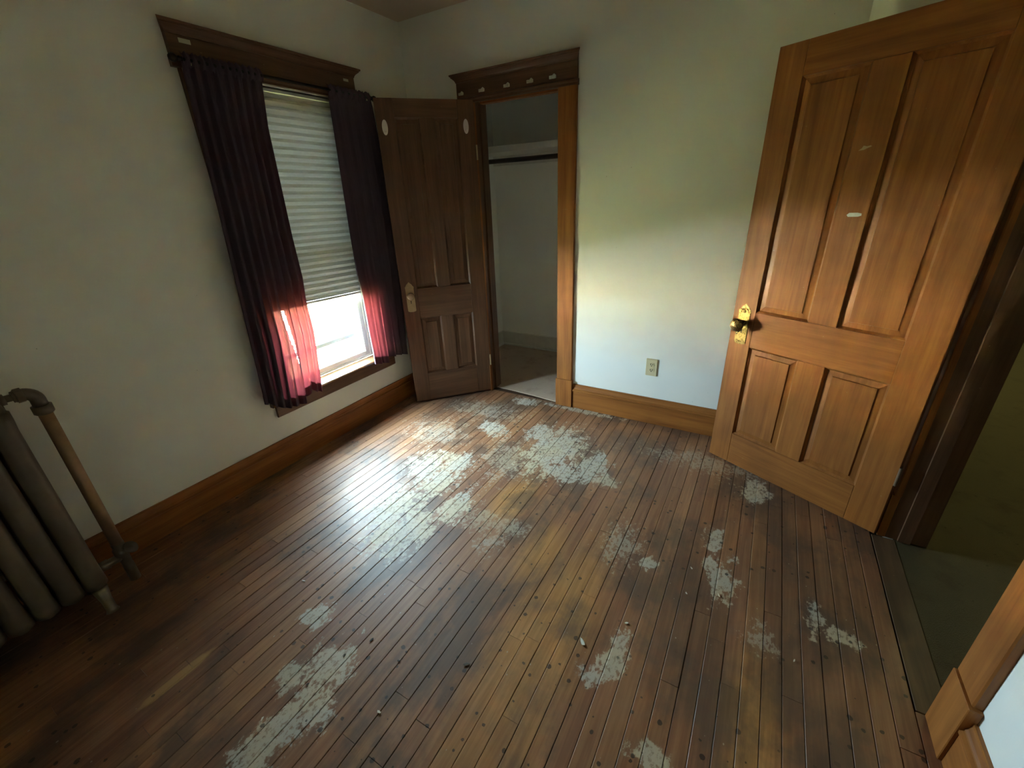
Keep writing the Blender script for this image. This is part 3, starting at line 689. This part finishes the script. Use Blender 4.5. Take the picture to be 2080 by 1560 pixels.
# ------------------------------------------------------------------ closet fittings
sh = empty('closet_shelf', (1.0, 1.07, 1.82)); tag(sh, 'white painted closet shelf above the hanging rod', 'shelf')
boxo('shelf_board', (.0365, 1.9985, .52, 1.0685, 1.838, 1.858), WHITE, sh, .002); boxo('front_edge', (.0365, 1.9985, .50, .5195, 1.818, 1.864), WHITE, sh, .002)
boxo('cleat', (.0365, 1.9985, 1.050, 1.0685, 1.760, 1.8375), WHITE, sh, .002)
cr = empty('closet_rod', (1.0, .66, 1.765)); tag(cr, 'dark hanging rod under the closet shelf', 'closet rod')
bm = bmesh.new(); tube(bm, [(.046, .66, 1.770), (1.990, .66, 1.770)], .0175, 16); mesh_obj('pole', bm, mat_plain('dark_rod', (.03, .02, .016), .5), cr, True)
for x, s in ((.0355, 1), (1.9995, -1)):
    bm = bmesh.new(); lathe(bm, [(0, 0), (.032, 0), (.032, .006), (.022, .010), (0, .010)], (x, .66, 1.770), (s, 0, 0), 16); mesh_obj('socket', bm, WHITE, cr)

# ------------------------------------------------------------------ radiator
rad = empty('radiator', (.21, -2.85, 0)); tag(rad, 'dark bronze cast-iron column radiator against the window wall', 'radiator')
Y0 = -2.535; PITCH = .072; NSEC = 11; ZT = .955
def loop_section():
    """one section: three columns joined top and bottom by rounded headers"""
    bm = bmesh.new()
    for k, xx in enumerate((.125, .212, .299)):
        tube(bm, [(xx, 0, .135), (xx, 0, .16), (xx, 0, .20), (xx, 0, .84), (xx, 0, .88), (xx, 0, .91)], [.035, .035, .0325, .0325, .035, .035], 14)
    for zz, up in ((.14, -1), (.905, 1)):
        rr = []
        for t in range(13):
            f = t / 12; xx = .092 + f * .240; e = math.sin(PI * f) ** .35 if 0 < f < 1 else .05
            rr.append(((xx, 0, zz), .036 * max(.25, e)))
        tube(bm, [p for p, _ in rr], [r for _, r in rr], 14)
    for zz in (.135, .905):
        lathe(bm, [(0, -.036), (.028, -.036), (.028, .036), (0, .036)], (.212, 0, zz), (0, 1, 0), 14)
    for v in bm.verts: v.co.y = max(-.0352, min(.0352, v.co.y)) if abs(v.co.z - .52) < .37 else v.co.y
    return bm
first = None
for k in range(NSEC):
    y = Y0 - k * PITCH
    if first is None:
        o = mesh_obj('section', loop_section(), RADM, rad, True, local=True); first = o
    else:
        o = first.copy(); COL.objects.link(o); o.parent = rad
    o.location = (-.21, y + 2.85, 0)
for y in (Y0, Y0 - (NSEC - 1) * PITCH):
    for xx in (.125, .305):
        bm = bmesh.new(); tube(bm, [(xx, y, .12), (xx + (.006 if xx > .2 else -.004), y, .06), (xx + (.012 if xx > .2 else -.006), y, .012), (xx + (.014 if xx > .2 else -.007), y, 0.0005)], [.026, .018, .017, .023], 12); mesh_obj('foot', bm, VALVEM if xx > .2 and y == Y0 else RADM, rad, True)
YP = -2.412; XP = .20; ZE = .925
bm = bmesh.new(); tube(bm, [(XP, Y0 + .03, ZE), (XP, Y0 + .05, ZE)], .020, 14); tube(bm, [(XP, Y0 + .045, ZE), (XP, YP - .030, ZE)], .0125, 14); mesh_obj('nipple', bm, RADM, rad, True)
bm = bmesh.new(); tube(bm, [(XP, YP - .055, ZE), (XP, YP - .047, ZE), (XP, YP - .046, ZE), (XP, YP - .028, ZE), (XP, YP - .027, ZE), (XP, YP - .020, ZE)], [.021, .021, .027, .027, .021, .021], 8); mesh_obj('union_nut', bm, RADM, rad)
bm = bmesh.new(); arc = [(XP, YP - .032 + .032 * math.sin(a), ZE - .032 + .032 * math.cos(a)) for a in [PI / 2 * k / 8 for k in range(9)]]
tube(bm, [(XP, YP - .050, ZE)] + arc + [(XP, YP, ZE - .055)], .0215, 14); lathe(bm, [(.0, 0), (.029, 0), (.029, .028), (.024, .033), (0, .033)], (XP, YP, ZE - .055), (0, 0, -1), 14); mesh_obj('elbow', bm, RADM, rad, True)
bm = bmesh.new(); tube(bm, [(XP, YP, ZE - .080), (XP, YP, .205)], .0205, 16); mesh_obj('pipe', bm, PIPEM, rad, True)
bm = bmesh.new(); lathe(bm, [(0, 0), (.022, 0), (.022, .028), (.027, .030), (.027, .060), (.020, .070), (.018, .115), (.0195, .120), (.0195, .204), (0, .204)], (XP, YP, .2045), (0, 0, -1), 16)
tube(bm, [(XP, YP - .01, .135), (XP, YP - .05, .135), (XP, YP - .051, .135), (XP, Y0 + .030, .135)], [.017, .017, .021, .021], 12); mesh_obj('valve', bm, VALVEM, rad, True)
bm = bmesh.new(); lathe(bm, [(0, 0), (.008, 0), (.008, .036), (.012, .037), (.026, .033), (.029, .037), (.026, .042), (.012, .040), (.009, .046), (0, .046)], (XP + .012, YP + .008, .150), (.55, .5, .65), 18); mesh_obj('handwheel', bm, RADM, rad, True)

# ------------------------------------------------------------------ paint chips and bits on the floor
chips = [(2.069, -1.744, 1), (1.742, -2.013, 0), (1.374, -2.110, 0), (1.264, -2.469, 1), (2.731, -1.459, 1), (1.582, -2.273, 1), (2.187, -1.594, 1), (2.362, -1.350, 1), (2.360, -1.210, 1), (2.477, -1.301, 1), (.901, -2.060, 1), (1.330, -2.200, 0), (1.30, -2.33, 0), (1.52, -2.12, 0)]
for i, (cx, cy_, pale) in enumerate(chips):
    rs = random.Random(i); r = (.011 if i in (0, 1) else .006) * rs.uniform(.8, 1.2)
    bm = bmesh.new(); n = 7; pts = [(r * rs.uniform(.5, 1.2) * math.cos(2 * PI * k / n) * .6, r * rs.uniform(.6, 1.3) * math.sin(2 * PI * k / n) * 1.3) for k in range(n)]
    prism(bm, pts, lambda p, q, t: (p, q, t + abs(q) * .15), .0, .0015)
    o = mesh_obj('paint_chip' if pale else 'dark_flake', bm, CHIP if pale else LEAFM); o.location = (cx, cy_, .0008); o.rotation_euler = (0, 0, rs.uniform(0, 3))
    if i == 0: tag(o, 'largest curled pale paint chip lying alone mid-floor', 'paint chip', 'paint chips on the floor')
    elif pale: tag(o, 'tiny pale paint chip lying on the wooden floor', 'paint chip', 'paint chips on the floor')
    else: tag(o, 'tiny dark dry flake lying on the wooden floor', 'flake', 'dark flakes on the floor')
